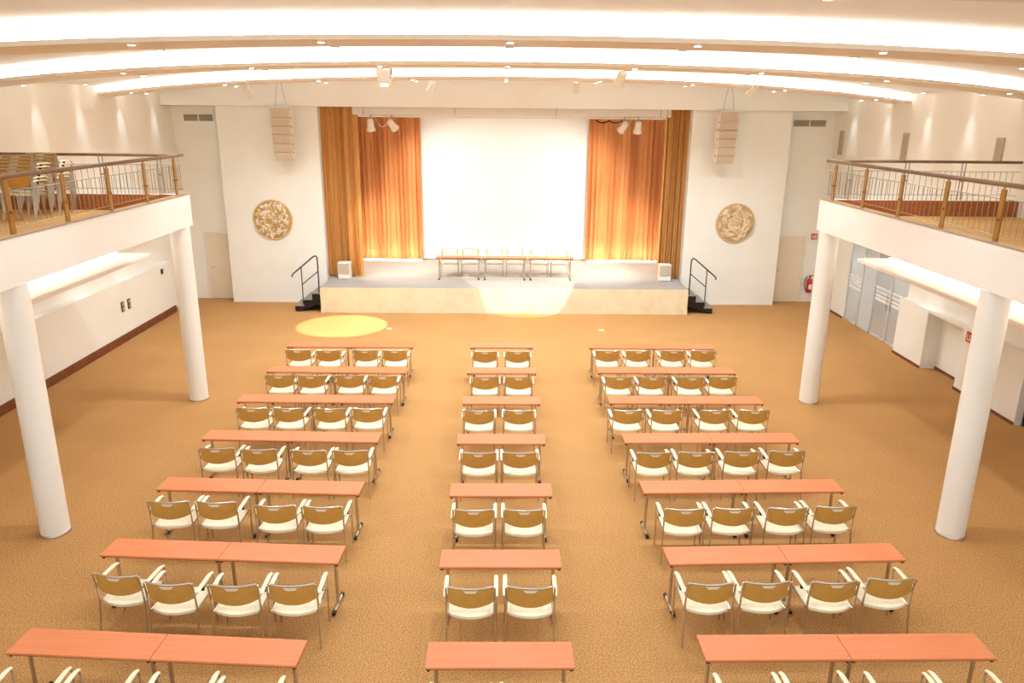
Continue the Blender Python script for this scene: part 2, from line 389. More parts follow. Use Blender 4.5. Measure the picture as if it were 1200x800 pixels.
# ------------------------------------------------------------------ stage
st = thing('stage', 'low stage with grey carpet top and cream fabric skirt', 'stage')
SY = 21.9
MB().box(OX - 5.43, OX + 5.43, SY, YW + 0.02, 0.02, STH).box(OX - 5.48, OX + 5.48, YW + 0.02, 26.94, 0.02, STH).build('deck', 'stage_top', st)
def skirt_fn(u, v):
    x = OX - 5.44 + 10.88 * u; z = STH * (1 - v) + 0.0
    ed = min(u, 1 - u) * 10.88
    y = SY - 0.025 - 0.012 * v * math.sin(x * 5.1 + 1.3 * math.sin(x * 1.7)) - 0.05 * max(0, 1 - ed / 0.9) * max(0, math.sin((ed * 1.6 + v * 0.9) * 9)) * v
    return (x, y, z)
MB().slab(skirt_fn, 220, 8, lambda u, v: (0, 0.012, 0)).build('skirt', 'skirt', st, True)

def stairs(sx, side):
    x0 = OX + sx * 5.45; t = thing('stage_steps', 'black steel steps with handrail up to the stage beside the %s' % side, 'steps')
    n = 3; run = 0.26; rise = STH / 4
    for k in range(n):
        z = STH - rise * (k + 1); a, b = sorted((x0 + sx * run * k, x0 + sx * (run * (k + 1) + 0.02)))
        MB().rbox(a, b, 22.0, 22.95, z - 0.035, z, 0.006, None, 1).build('tread', 'tread', t)
        xa, xb = sorted((x0 + sx * (run * (k + 1) - 0.01), x0 + sx * (run * (k + 1) + 0.01)))
        MB().box(xa, xb, 22.03, 22.92, z - rise, z - 0.036).build('riser', 'black', t)
    for y in (22.0, 22.92):
        poly = [(x0 + sx * 0.0, STH - rise - 0.035)]
        for k in range(n):
            z = STH - rise * (k + 1) - 0.036; poly += [(x0 + sx * run * k, z), (x0 + sx * run * (k + 1), z)]
        poly += [(x0 + sx * run * n, 0.0), (x0 + sx * (run * n - 0.14), 0.0), (x0, STH - rise - 0.30)]
        poly = [p for i, p in enumerate(poly) if i == 0 or (Vector(p) - Vector(poly[i - 1])).length > 1e-4]
        MB().prism(poly, y, y + 0.03).build('stringer', 'black', t)
    yr = 22.08
    P = lambda a, z: (x0 + sx * a, yr, z)
    MB().tube([P(0.06, 0.56), P(0.06, 1.52), P(0.065, 1.60), P(0.09, 1.65), P(0.13, 1.655), P(0.18, 1.63), P(0.80, 1.12), P(0.83, 1.08), P(0.835, 1.02)], 0.02, 8).build('handrail', 'dark_metal', t, True)
    MB().tube([P(0.55, 0.20), P(0.55, 1.325)], 0.016, 8).build('post', 'dark_metal', t, True)
    MB().tube([P(0.06, 1.20), P(0.55, 0.80)], 0.014, 8).build('mid_rail', 'dark_metal', t, True)
stairs(-1, 'gold and white disc'); stairs(1, 'tan swirled disc')

# curtains
def curtain(name, label, x0, x1, y, z0, z1, folds, amp, m, taper=0.0):
    ph = random.random() * 6
    def fn(u, v):
        x = x0 + (x1 - x0) * u + taper * v * (0.5 - abs(u - 0.5)); z = z1 + (z0 - z1) * v
        a = u * folds * 2 * PI + ph + 0.7 * math.sin(u * 9.1 + ph)
        yy = y - amp * (0.65 + 0.35 * math.sin(u * 23 + ph)) * math.sin(a) * (0.75 + 0.35 * v) - 0.015 * math.sin(a * 2.3 + v * 2)
        return (x + 0.03 * math.sin(a + 1.2) , yy, z)
    mb = MB().slab(fn, int(folds * 12), 6, lambda u, v: (0, 0.012, 0))
    return tag(mb.build(name, m, None, True), label, 'curtain', 'stage curtains')
curtain('stage_curtain', 'narrow ochre front curtain at stage edge beside the gold and white disc', OX - 5.47, OX - 4.42, 23.5, STH + 0.03, 6.2, 8, 0.12, 'curtain_gold')
curtain('stage_curtain', 'narrow ochre front curtain at stage edge beside the tan swirled disc', OX + 4.80, OX + 5.47, 23.5, STH + 0.03, 6.2, 8, 0.12, 'curtain_gold')
curtain('stage_curtain', 'wide orange back curtain between screen and ochre curtain, gold and white disc side', OX - 5.35, OX - 2.84, 26.42, STH + 0.02, 5.62, 17, 0.13, 'curtain_orange')
curtain('stage_curtain', 'wide orange back curtain between screen and ochre curtain, tan swirled disc side', OX + 2.80, OX + 5.40, 26.42, STH + 0.02, 5.62, 17, 0.13, 'curtain_orange')
sc = thing('projection_screen', 'large white projection screen at the back of the stage', 'screen', (OX, 26.62, 0))
MB().box(-2.95, 2.9, -0.01, 0.01, 0.80, 5.66).build('fabric', 'screen', sc)
MB().tube([(-2.95, 0, 0.79), (2.9, 0, 0.79)], 0.02, 8).build('bottom_bar', 'off_white', sc, True)
MB().rbox(-3.05, 3.0, -0.08, 0.08, 5.66, 5.82, 0.02).build('roller_case', 'off_white', sc)
# LED battens washing the back curtains from the stage floor
for sx, nm in ((-1, 'gold and white disc'), (1, 'tan swirled disc')):
    t = thing('led_batten', 'low pale light batten at the foot of the orange curtain, %s side' % nm, 'light', (OX + sx * 4.1, 26.12, STH), 0, 'light battens on the stage')
    MB().rbox(-1.25, 1.25, -0.05, 0.05, 0.0, 0.07, 0.01).build('housing', 'off_white', t)
    MB().box(-1.2, 1.2, 0.0, 0.035, 0.0705, 0.078).build('led_strip', 'uplight_glow', t)

# stage truss pipe and lanterns
tp = thing('lighting_pipe', 'thin lighting pipe hung across the stage opening', 'pipe', (OX, 23.35, 5.60))
MB().tube([(-4.35, 0, 0), (4.75, 0, 0)], 0.022, 8).build('pipe', 'off_white', tp, True)
for x in (-4.2, -1.5, 1.5, 4.6): MB().tube([(x, 0, 0), (x, 0.02, 0.45)], 0.008, 6).build('hanger', 'steel', tp)
def lantern(x, tgt, label, watts, col=(1, 0.93, 0.82), deg=70):
    t = thing('stage_lantern', label, 'spotlight', (x, 23.28, 5.56), 0, 'stage lanterns on the pipe')
    MB().tube([(0, 0.06, 0.06), (0, 0.0, 0.08), (0, 0, -0.02)], 0.018, 6).build('clamp', 'steel', t, True)
    d = (Vector(tgt) - Vector((x, 23.28, 5.30))).normalized()
    M = Matrix.Translation((0, 0, -0.2)) @ d.to_track_quat('-Z', 'Y').to_matrix().to_4x4()
    MB().lathe([(0.0, 0.16), (0.08, 0.15), (0.095, 0.10), (0.10, -0.06), (0.125, -0.14), (0.135, -0.17), (0.12, -0.165), (0.0, -0.12)], 18, M).build('housing', 'off_white', t, True)
    MB().lathe([(0.0, -0.135), (0.112, -0.162), (0.0, -0.168)], 16, M).build('lens', 'lamp_glow', t, True)
    MB().tube([(-0.13, 0, -0.2), (-0.14, 0, -0.05), (-0.06, 0, 0.0), (0.06, 0, 0.0), (0.14, 0, -0.05), (0.13, 0, -0.2)], 0.009, 6).build('yoke', 'steel', t, True)
    p = Vector((x, 23.28, 5.36)) + d * 0.22
    spot('stage_beam', p, tgt, watts, deg, 0.8, 0.08, col)
lantern(-3.90, (-3.9, 25.4, STH), 'white stage lantern pointing straight down before orange curtain, disc of gold leaves side', 500)
lantern(-3.27, (-0.9, 26.6, 1.6), 'tilted white stage lantern aimed at the screen, gold and white disc side', 300, (1, 0.95, 0.86), 110)
lantern(3.58, (1.1, 26.6, 1.6), 'tilted white stage lantern beside a dark cable bundle, tan swirled disc side', 300, (1, 0.95, 0.86), 110)
lantern(4.00, (3.9, 25.4, STH), 'white stage lantern pointing straight down before orange curtain, tan swirled disc side', 500)
cb = tag(MB().tube([(2.75 + 0.1 * k, 23.33 + 0.03 * math.sin(k * 1.9), 5.54 - 0.07 * abs(math.sin(k * 0.8))) for k in range(9)], 0.022, 6).build('cable_bundle', 'black', None, True), 'dark cable bundle looped on the stage lighting pipe', 'cable')
tag(MB().tube([(-3.75 + 0.05 * k, 23.28, 5.52 - 0.22 * math.sin(PI * k / 8)) for k in range(9)], 0.01, 6).build('lamp_cable', 'off_white', None, True), 'pale cable looping between two stage lanterns', 'cable')

# monitor boxes on the stage front
for x, nm in ((-4.88, 'gold and white disc'), (5.06, 'tan swirled disc')):
    t = thing('stage_monitor', 'pale box loudspeaker on the stage before the ochre curtain, %s side' % nm, 'speaker', (x, 23.22, STH), 0, 'monitor boxes on the stage')
    MB().rbox(-0.19, 0.19, -0.14, 0.14, 0.0, 0.52, 0.02).build('cabinet', 'off_white', t)
    MB().box(-0.165, 0.165, -0.155, -0.1405, 0.17, 0.49).build('grille', 'grille', t)
    MB().box(-0.165, 0.165, -0.15, -0.1405, 0.03, 0.13).build('lower_panel', 'white_paint', t)

# hung loudspeaker columns
def line_array(x, sx, nm):
    t = thing('line_array_speaker', 'tall pale hanging column of loudspeakers before the wall above the %s' % nm, 'speaker', (x, 22.55, 0), 0, 'hung loudspeaker columns')
    MB().rbox(-0.26, 0.26, -0.16, 0.2, 5.80, 5.84, 0.008).build('flying_frame', 'off_white', t)
    for xx in (-0.16, 0.16): MB().tube([(xx * 0.2, 0, 6.80 + ARC2(x + xx * 0.2)), (xx, 0, 5.84)], 0.006, 6).build('wire', 'steel', t)
    z = 5.79; y = 0.0; ang = 0.0
    for k in range(6):
        h = 0.235
        M = Matrix.Translation((0, y, z)) @ Matrix.Rotation(ang, 4, 'X')
        c = MB().rbox(-0.27, 0.27, -0.17, 0.2, -h, -0.002, 0.008, M).build('cabinet', 'off_white', t)
        MB().box(-0.25, 0.25, -0.182, -0.1705, -h + 0.006, -0.008, M).build('grille', 'grille', c)
        for s2 in (-1, 1):
            MB().tube([M @ Vector((s2 * 0.262, -0.1, -0.03)), M @ Vector((s2 * 0.285, -0.1, -0.03))], 0.016, 8).build('bolt', 'black', c)
        d = M.to_3x3() @ Vector((0, 0, -h)); y += d.y; z += d.z; ang += 0.02 + 0.012 * k
line_array(OX - 6.38, -1, 'gold and white disc'); line_array(OX + 6.36, 1, 'tan swirled disc')

# round wall reliefs
def relief_disc(x, z, kind, label):
    t = thing('wall_disc', label, 'wall decoration', (x, YW, z), 0)
    R = 0.585
    M = Matrix.Rotation(PI / 2, 4, 'X')
    MB().lathe([(R, 0.0), (R, 0.03), (R - 0.015, 0.04), (0, 0.04)], 48, M).build('backing', 'disc_b%d' % kind, t, True)
    MB().tube([(R * math.cos(a), -0.03, R * math.sin(a)) for a in [2 * PI * k / 48 for k in range(49)]], 0.018, 6, False).build('rim', 'disc_c%d' % kind, t, True)
    rnd = random.Random(kind)
    for j, cnt in enumerate((90, 80, 60)):
        m = MB(); n = 0
        while n < cnt:
            a = rnd.random() * 2 * PI; r = R * 0.97 * math.sqrt(rnd.random()); L = rnd.uniform(0.07, 0.125) * (1.2 if kind == 2 else 1.0); W = L * rnd.uniform(0.4, 0.65)
            if r + L * 0.75 > R * 0.985: continue
            th = rnd.random() * PI * 2 if kind == 1 else a + PI / 2 + rnd.uniform(-0.7, 0.7)
            h = rnd.uniform(0.05, 0.085); c = Vector((r * math.cos(a), 0, r * math.sin(a)))
            e = Vector((math.cos(th), 0, math.sin(th))); f = Vector((-math.sin(th), 0, math.cos(th)))
            ring = [c + e * L, c + e * L * 0.35 + f * W, c - e * L * 0.5 + f * W * 0.8, c - e * L, c - e * L * 0.5 - f * W * 0.8, c + e * L * 0.35 - f * W]
            vs = [p + Vector((0, -0.038, 0)) for p in ring] + [c + e * L * 0.4 + Vector((0, -h, 0)), c - e * L * 0.5 + Vector((0, -h + 0.01, 0))]
            m.add(vs, [(0, 1, 6), (1, 2, 7, 6), (2, 3, 7), (3, 4, 7), (4, 5, 6, 7), (5, 0, 6)]); n += 1
        o = m.build('relief_leaf', 'disc_%s%d' % ('abc'[j], kind), t); o['kind'] = 'stuff'
mat('disc_a1', (240, 220, 204), 0.5); mat('disc_b1', (190, 158, 104), 0.5); mat('disc_c1', (222, 190, 128), 0.45)
mat('disc_a2', (236, 210, 174), 0.5); mat('disc_b2', (196, 164, 120), 0.5); mat('disc_c2', (220, 192, 150), 0.5)
relief_disc(OX - 7.03, 2.57, 1, 'round wall relief of gold, white and pink leaf shapes')
relief_disc(OX + 7.03, 2.57, 2, 'round wall relief of swirling tan and beige shapes')

# ------------------------------------------------------------------ ventilation grilles, doors, safety equipment
for x0, x1, nm in ((-9.52, -8.62, 'gold and white disc'), (8.74, 9.74, 'tan swirled disc')):
    t = thing('vent_grille', 'wide slatted air vent high on the recessed wall, %s side' % nm, 'vent', (0, YR, 0), 0, 'air vents high on the back wall')
    MB().box(x0, x1, -0.012, 0.0, 5.42, 5.60).build('backing', 'vent_dark', t)
    fr = MB(); fr.box(x0, x1, -0.03, -0.012, 5.60, 5.615).box(x0, x1, -0.03, -0.012, 5.405, 5.42)
    for x in (x0, (x0 + x1) / 2, x1): fr.box(x - 0.015, x + 0.015, -0.03, -0.012, 5.42, 5.60)
    fr.build('frame', 'wall', t)
    for k in range(6): MB().box(x0 + 0.015, x1 - 0.015, -0.026, -0.012, 5.43 + 0.028 * k, 5.446 + 0.028 * k).build('slat', 'vent', t)
for n, (x0, x1, hx) in enumerate(((-9.24, -8.40, -9.12), (8.56, 9.52, 8.66))):
    d = link('door_%d' % (n + 1), None, None, (0, YR, 0)); d['kind'] = 'structure'
    lf = MB().box(x0 + 0.03, x1 - 0.03, -0.015, 0.0, 0.01, 2.05).build('leaf', 'door_paint', d)
    MB().box(x0 - 0.04, x0 + 0.03, -0.04, 0.0, 0, 2.12).box(x1 - 0.03, x1 + 0.04 if n else x1 + 0.03, -0.04, 0.0, 0, 2.12).box(x0 + 0.03, x1 - 0.03, -0.04, 0.0, 2.05, 2.12).build('frame', 'off_white', d)
    MB().tube([(hx, -0.015, 1.02), (hx, -0.06, 1.02), (hx + 0.11, -0.06, 1.02)], 0.01, 6).build('handle', 'chrome', lf)
fe = thing('fire_extinguisher', 'red fire extinguisher with black hose mounted on wall beside the door', 'extinguisher', (9.78, YR - 0.11, 0.33))
MB().lathe([(0.0, 0.0), (0.075, 0.0), (0.085, 0.02), (0.085, 0.36), (0.07, 0.42), (0.03, 0.455), (0.025, 0.48)], 20).build('cylinder', 'red', fe, True)
MB().box(-0.05, 0.05, -0.088, -0.083, 0.12, 0.27).build('label_band', 'sign_white', fe)
MB().tube([(0, 0, 0.47), (0, 0, 0.54)], 0.022, 8).box(-0.02, 0.10, -0.012, 0.012, 0.53, 0.555).build('valve', 'black', fe)
MB().tube([(-0.02, 0, 0.51), (-0.10, -0.02, 0.52), (-0.16, -0.03, 0.42), (-0.17, -0.03, 0.25), (-0.13, -0.03, 0.10), (-0.09, -0.03, 0.05)], 0.013, 6).build('hose', 'black', fe, True)
MB().box(-0.05, 0.05, 0.086, 0.11, 0.2, 0.4).build('bracket', 'dark_metal', fe)
fs = thing('fire_sign', 'small red and white fire equipment sign above the extinguisher', 'sign', (9.79, YR, 2.10))
MB().box(-0.09, 0.09, -0.012, 0.0, -0.09, 0.09).build('plate', 'sign_red', fs)
pm = MB(); pm.box(-0.055, -0.035, -0.015, -0.012, -0.06, 0.05).box(-0.01, 0.01, -0.015, -0.012, -0.06, 0.05).box(0.03, 0.06, -0.015, -0.012, -0.06, 0.06).box(-0.055, 0.02, -0.015, -0.012, 0.0, 0.015)
pm.build('pictogram', 'sign_white', fs)
fa = thing('hose_sign', 'red sign with white pictogram on the pier beside the glass doors', 'sign', (XR - PR - 0.001, 15.27, 1.24))
MB().box(-0.012, 0.0, -0.09, 0.09, -0.11, 0.11).build('plate', 'red', fa)
MB().box(-0.015, -0.012, -0.05, -0.03, -0.05, 0.06).box(-0.015, -0.012, 0.03, 0.05, -0.05, 0.06).box(-0.015, -0.012, -0.05, 0.05, -0.07, -0.05).build('pictogram', 'sign_white', fa)
tag(MB().rbox(XR - PR - 0.03, XR - PR - 0.001, 14.95, 15.07, 1.05, 1.23, 0.008).build('wall_box', 'off_white'), 'small pale wall box beside the red pictogram sign', 'wall box')
for k, y in enumerate((18.84, 19.18)):
    t = thing('switch_plate', 'dark brown switch plate on the panelled wall', 'switch', (XL + 0.2, y, 0.90), 0, 'pair of switch plates')
    MB().rbox(0.0, 0.018, -0.075, 0.075, -0.13, 0.13, 0.006).build('plate', 'switch_brown', t)
    for z in (-0.06, 0.06): MB().rbox(0.0185, 0.028, -0.045, 0.045, z - 0.04, z + 0.04, 0.004).build('rocker', 'vent', t)
tag(MB().rbox(XL + 0.2, XL + 0.225, 21.2, 21.32, 1.26, 1.40, 0.006).build('wall_socket', 'dark_metal'), 'tiny dark wall socket near the stage end of panelled wall', 'socket')
for (y, z0, z1) in ((23.1, 4.62, 5.31), (19.4, 4.65, 5.32), (15.66, 4.82, 5.30)):
    nm = {23.1: 'at the corner by the air vent', 19.4: 'midway between corner and balcony end', 15.66: 'beyond the balcony railing'}[y]
    t = thing('wall_panel', 'tall grey acoustic panel on the upper wall %s' % nm, 'wall panel', (XR, y, 0), 0, 'grey panels on the upper wall')
    MB().rbox(-0.05, 0.0, -0.12, 0.12, z0, z1, 0.01).build('body', 'panel_grey', t)
    for k in range(4): MB().box(-0.058, -0.0505, -0.09, 0.09, z0 + 0.05 + k * (z1 - z0 - 0.1) / 4, z0 + 0.03 + (k + 1) * (z1 - z0 - 0.1) / 4).build('pad', 'vent', t)

# glass door set in the right wall (opening 18.2 .. 21.55)
g = link('door_3', None, None, (XR + 0.06, 0, 0)); g['kind'] = 'structure'
YS = [21.55, 20.72, 19.95, 19.08, 18.2]
fr = MB()
for y in YS: fr.box(-0.03, 0.03, y - 0.03, y + 0.03, 0, 2.3)
fr.box(-0.03, 0.03, 18.2, 21.55, 2.24, 2.3).box(-0.03, 0.03, 18.2, 21.55, 0, 0.05)
fr.build('frame', 'alu', g)
for k in range(4):
    a, b = YS[k + 1] + 0.03, YS[k] - 0.03
    pn = MB().box(-0.006, 0.006, a, b, 0.05, 2.24).build('pane', 'glass_frost' if k == 1 else 'glass_clear', g)
    if k != 1:
        for q in range(4):
            z = 0.98 + 0.11 * q
            MB().box(-0.010, -0.0065, a + 0.03, b - 0.03, z, z + (0.045 if q else 0.07)).build('frosted_line', 'frost_line', pn)
    if k >= 2:
        yy = a + 0.07 if k == 2 else b - 0.07
        MB().tube([(-0.03, yy, 0.85), (-0.05, yy, 0.85), (-0.05, yy, 1.25), (-0.03, yy, 1.25)], 0.011, 6).build('pull_handle', 'chrome', pn)
cl = thing('corridor_fill', 'added fill light, out of view in the corridor behind the glass doors', 'light', (XR + 1.0, 19.9, 2.449))  # unseen lamp added to brighten the glass panes from behind
MB().rbox(-0.2, 0.2, -1.2, 1.2, -0.05, 0.0, 0.01).build('housing', 'off_white', cl); MB().box(-0.17, 0.17, -1.15, 1.15, -0.056, -0.0505).build('diffuser', 'corridor_fill_glow', cl)
# brown door beyond the near column on the right wall
d4 = link('door_4', None, None, (XR + 0.1, 0, 0)); d4['kind'] = 'structure'
MB().box(-0.02, 0.02, 12.25, 13.40, 0.01, 2.2).build('leaf', 'brown_wood', d4)
MB().box(-0.12, 0.03, 13.36, 13.45, 0, 2.3).box(-0.12, 0.03, 12.2, 12.27, 0, 2.3).build('frame', 'dark_metal', d4)

# ------------------------------------------------------------------ theatre spots under the ceiling
def ceiling_spot(x, y, z, tgt, label, watts, deg, blend=0.15, size=1.0, box=False):
    t = thing('ceiling_spotlight', label, 'spotlight', (x, y, z), 0, 'spotlights hung from the ceiling')
    MB().tube([(0, 0, 0.0), (0, 0, 0.30 * size)], 0.015, 6).build('stem', 'off_white', t)
    d = (Vector(tgt) - Vector((x, y, z))).normalized(); M = d.to_track_quat('-Z', 'Y').to_matrix().to_4x4()
    if box:
        MB().rbox(-0.14, 0.14, -0.13, 0.13, -0.2, 0.14, 0.03).build('housing', 'off_white', t)
        MB().box(0.141, 0.15, -0.06, 0.06, -0.02, 0.10).build('side_panel', 'dark_metal', t)
        MB().lathe([(0.075, -0.20), (0.07, -0.24), (0.0, -0.235)], 16).build('lens', 'lamp_glow', t, True); d = Vector((0, 0, -1))
    else:
        s = size
        MB().lathe([(0.0, 0.13 * s), (0.07 * s, 0.12 * s), (0.085 * s, 0.06 * s), (0.085 * s, -0.12 * s), (0.105 * s, -0.17 * s), (0.095 * s, -0.165 * s), (0.0, -0.14 * s)], 16, M).build('housing', 'off_white', t, True)
        MB().lathe([(0.0, -0.146 * s), (0.085 * s, -0.161 * s), (0.0, -0.166 * s)], 14, M).build('lens', 'lamp_glow', t, True)
    if watts: spot('theatre_beam', Vector((x, y, z)) + d * 0.3, tgt, watts, deg, blend, 0.03, (1, 0.93, 0.80))
ceiling_spot(-2.37, 16.0, 6.42, (-2.37, 16, 0), 'boxy white ceiling projector lamp with dark side panel, gold and white disc side', 0, 30, box=True)
ceiling_spot(2.36, 16.0, 6.40, (0.62, 22.85, STH), 'short white ceiling spotlight on second beam bay, tan swirled disc side', 2600, 21.5, 0.12, 1.1)
ceiling_spot(-1.85, 20.6, 6.38, (-4.37, 20.42, 0), 'slim white ceiling spotlight near stage aimed at floor, gold and white disc side', 2600, 20.5, 0.12)
ceiling_spot(1.87, 20.6, 6.40, (2.6, 24.5, STH), 'slim white ceiling spotlight near stage, tan swirled disc side', 700, 32, 0.5)
ceiling_spot(5.98, 19.0, 6.28, (2.5, 24.5, STH), 'white twin-lamp ceiling spotlight farther from centre, tan swirled disc side', 900, 30, 0.5)
ceiling_spot(-6.06, 19.0, 6.16, (-2.5, 24.5, STH), 'white twin-lamp ceiling spotlight farther from centre, gold and white disc side', 900, 30, 0.5)

# ------------------------------------------------------------------ tables
TW, TD, TH = 1.40, 0.367, 0.70
def table_meshes():
    top = MB(); top.rbox(-TW / 2 + 0.002, TW / 2 - 0.002, -TD / 2, TD / 2, TH - 0.024, TH, 0.003, None, 1)
    edge = MB().box(-TW / 2 + 0.004, TW / 2 - 0.004, -TD / 2 + 0.004, TD / 2 - 0.004, TH - 0.032, TH - 0.0245)
    leg = MB().tube([(0, 0, 0.045), (0, 0, TH - 0.05)], 0.021, 10)
    foot = MB().tube([(0, -0.16, 0.028), (0, 0.16, 0.028)], 0.022, 10)
    brk = MB().box(-0.025, 0.025, -0.14, 0.14, TH - 0.052, TH - 0.033)
    cap = MB().tube([(0, -0.03, 0), (0, 0.03, 0)], 0.024, 10)
    knob = MB().tube([(0, 0, TH - 0.055), (0, 0, TH - 0.033)], 0.018, 8)
    beam = MB().box(-TW / 2 + 0.1, TW / 2 - 0.1, -0.012, 0.012, TH - 0.075, TH - 0.034)
    return dict(top=top.mesh('tabletop', 'table_top'), edge=edge.mesh('edge_band', 'table_edge'), leg=leg.mesh('leg', 'chrome', True), foot=foot.mesh('foot', 'chrome', True),
                brk=brk.mesh('bracket', 'dark_metal'), cap=cap.mesh('end_cap', 'black', True), knob=knob.mesh('glide', 'black', True), beam=beam.mesh('cross_beam', 'dark_metal'))
TM = table_meshes()
def table(x, y, rz, label, group, z=0.0):
    t = thing('seminar_table', label, 'table', (x, y, z), rz, group)
    tp = link('tabletop', TM['top'], t); link('edge_band', TM['edge'], tp); link('cross_beam', TM['beam'], t)
    for s in (-1, 1):
        lg = link('leg', TM['leg'], t, (s * (TW / 2 - 0.085), 0, 0)); link('bracket', TM['brk'], lg)
        ft = link('foot', TM['foot'], t, (s * (TW / 2 - 0.085), 0, 0))
        for e in (-1, 1): link('end_cap', TM['cap'], ft, (0, e * 0.175, 0.026))
        for e in (-1, 1): link('glide', TM['knob'], t, (s * (TW / 2 - 0.03), e * (TD / 2 - 0.03), 0))
    return t
NUM = ['first', 'second', 'third', 'fourth', 'fifth', 'sixth', 'seventh']
YC = [16.12, 14.364, 12.675, 10.957, 9.241, 7.549, 5.902]
LX = [-4.768, -4.707, -4.741, -4.741, -4.718, -4.656, -4.695]; LY = [16.11, 14.395, 12.737, 11.09, 9.405, 7.783, 6.11]; LA = [0.001, -0.017, -0.010, -0.034, -0.046, -0.057, -0.065]
RX = [1.949, 1.938, 1.945, 1.954, 1.956, 1.945, 1.95]; RY = [16.13, 14.431, 12.735, 11.007, 9.333, 7.611, 6.005]; RA = [-0.009, -0.005, 0.002, 0.016, 0.024, 0.035, 0.008]
def put_tables():
    for i in range(7):
        table(0.0, YC[i] + TD / 2, 0, 'single reddish wood table in centre block, %s row from the stage' % NUM[i], 'seminar tables')
        for (x0, y0, a, side, out) in ((LX[i], LY[i], LA[i], 'block on switch plate side', 0), (RX[i], RY[i], RA[i], 'block on glass door side', 1)):
            for k in (0, 1):
                s = TW * (k + 0.5); ca, sa = math.cos(a), math.sin(a)
                inner = (k == 1) if out == 0 else (k == 0)
                table(x0 + ca * s - sa * TD / 2, y0 + sa * s + ca * TD / 2, a,
                      'reddish wood table, %s row from stage, %s, %s' % (NUM[i], side, 'aisle end' if inner else 'column end'), 'seminar tables')
put_tables()

# ------------------------------------------------------------------ chairs
def chair_meshes():
    # seat: upholstered pad, rounded at the rear, slight waterfall front
    def seat_fn(u, v):
        x = (u - 0.5) * 0.49; t = v
        yr = -0.285 + 0.10 * (abs(u - 0.5) * 2) ** 2.0
        y = yr + (0.225 - yr) * t
        edge = min(u, 1 - u, v, 1 - v)
        z = 0.455 + 0.012 * math.sin(PI * u) - 0.02 * (max(0, t - 0.75) / 0.25) ** 2 - 0.018 * (max(0, 0.12 - edge) / 0.12) ** 2 + 0.012 * (1 - t) * 0
        return (x, y, z)
    seat = MB().slab(seat_fn, 12, 12, lambda u, v: (0, 0, -0.05 + 0.02 * (max(0, 0.12 - min(u, 1 - u, v, 1 - v)) / 0.12) ** 2))
    def back_fn(u, v, oy=0.0, inset=0.0):
        x = (u - 0.5) * (0.49 - inset); k = 1 - (2 * u - 1) ** 2
        zt = 0.805 - 0.006 * (1 - k) - inset * 0.3; zb = 0.595 - 0.05 * k ** 0.9 + inset * 0.3
        z = zb + (zt - zb) * v
        y = -0.215 - 0.055 * k - 0.16 * (z - 0.55) + oy
        return (x, y, z)
    shell = MB().slab(lambda u, v: back_fn(u, v), 16, 6, lambda u, v: (0, 0.012, 0))
    pad = MB().slab(lambda u, v: back_fn(u, v, 0.013, 0.05), 14, 6, lambda u, v: (0, 0.012 + 0.018 * math.sin(PI * u) ** 0.5 * math.sin(PI * v) ** 0.5, 0))
    rim = MB().tube([Vector(back_fn(k / 16, 1.0)) + Vector((0, 0.006, 0.004)) for k in range(17)], 0.011, 8)
    gz = lambda u, v: Vector(back_fn(u, v)) + Vector((0, -0.004, 0))
    grip_highlight = MB().slab(lambda u, v: gz(0.5 + (u - 0.5) * (0.20 + 0.12 * v), 0.80 + 0.13 * v), 6, 2, lambda u, v: (0, 0.003, 0))  # hand-hold insert, its bright highlight put into the colour
    def rear(s):
        P = [(s * 0.262, -0.262, 0.80), (s * 0.262, -0.235, 0.66), (s * 0.262, -0.215, 0.46), (s * 0.268, -0.245, 0.2), (s * 0.275, -0.285, 0.0)]
        return MB().tube(P, 0.0115, 8)
    def front(s):
        P = [(s * 0.275, 0.19, 0.0), (s * 0.275, 0.195, 0.35), (s * 0.275, 0.20, 0.58), (s * 0.275, 0.192, 0.62), (s * 0.275, 0.165, 0.645), (s * 0.275, 0.13, 0.65), (s * 0.272, -0.12, 0.65), (s * 0.266, -0.232, 0.64)]
        return MB().tube(P, 0.0115, 8)
    def arm(s):
        def fn(u, v): 
            y = -0.20 + 0.40 * v; w = 0.024 - 0.006 * (2 * v - 1) ** 4
            return (s * 0.275 + (u - 0.5) * 2 * w, y, 0.664 + 0.008 * math.sin(PI * u) - 0.02 * max(0, v - 0.85) / 0.15 - 0.012 * max(0, 0.2 - v) / 0.2)
        return MB().slab(fn, 4, 10, lambda u, v: (0, 0, -0.012))
    def side(s): return MB().tube([(s * 0.25, 0.198, 0.425), (s * 0.25, -0.215, 0.43)], 0.012, 8).tube([(s * 0.25, 0.198, 0.425), (s * 0.276, 0.198, 0.425)], 0.012, 8).tube([(s * 0.25, -0.212, 0.43), (s * 0.264, -0.212, 0.43)], 0.012, 8)
    def joint(s): return MB().tube([(s * 0.273, -0.06, 0.59), (s * 0.273, -0.06, 0.645)], 0.021, 8)
    def glide(x, y): return MB().tube([(x, y, 0), (x, y, 0.02)], 0.015, 8)
    d = dict(seat=seat.mesh('seat', 'cream_fabric', True), shell=shell.mesh('backrest', 'back_shell', True), pad=pad.mesh('back_cushion', 'cream_fabric', True),
             rim=rim.mesh('back_rim', 'chrome', True), grip_highlight=grip_highlight.mesh('hand_grip', 'grip_highlight', True))
    for s, n in ((-1, 'l'), (1, 'r')):
        d['rear' + n] = rear(s).mesh('leg', 'chrome', True); d['front' + n] = front(s).mesh('leg', 'chrome', True)
        d['arm' + n] = arm(s).mesh('armrest', 'arm_cream', True); d['side' + n] = side(s).mesh('seat_rail', 'chrome', True); d['joint' + n] = joint(s).mesh('joint', 'black', True)
    return d
CM = chair_meshes()
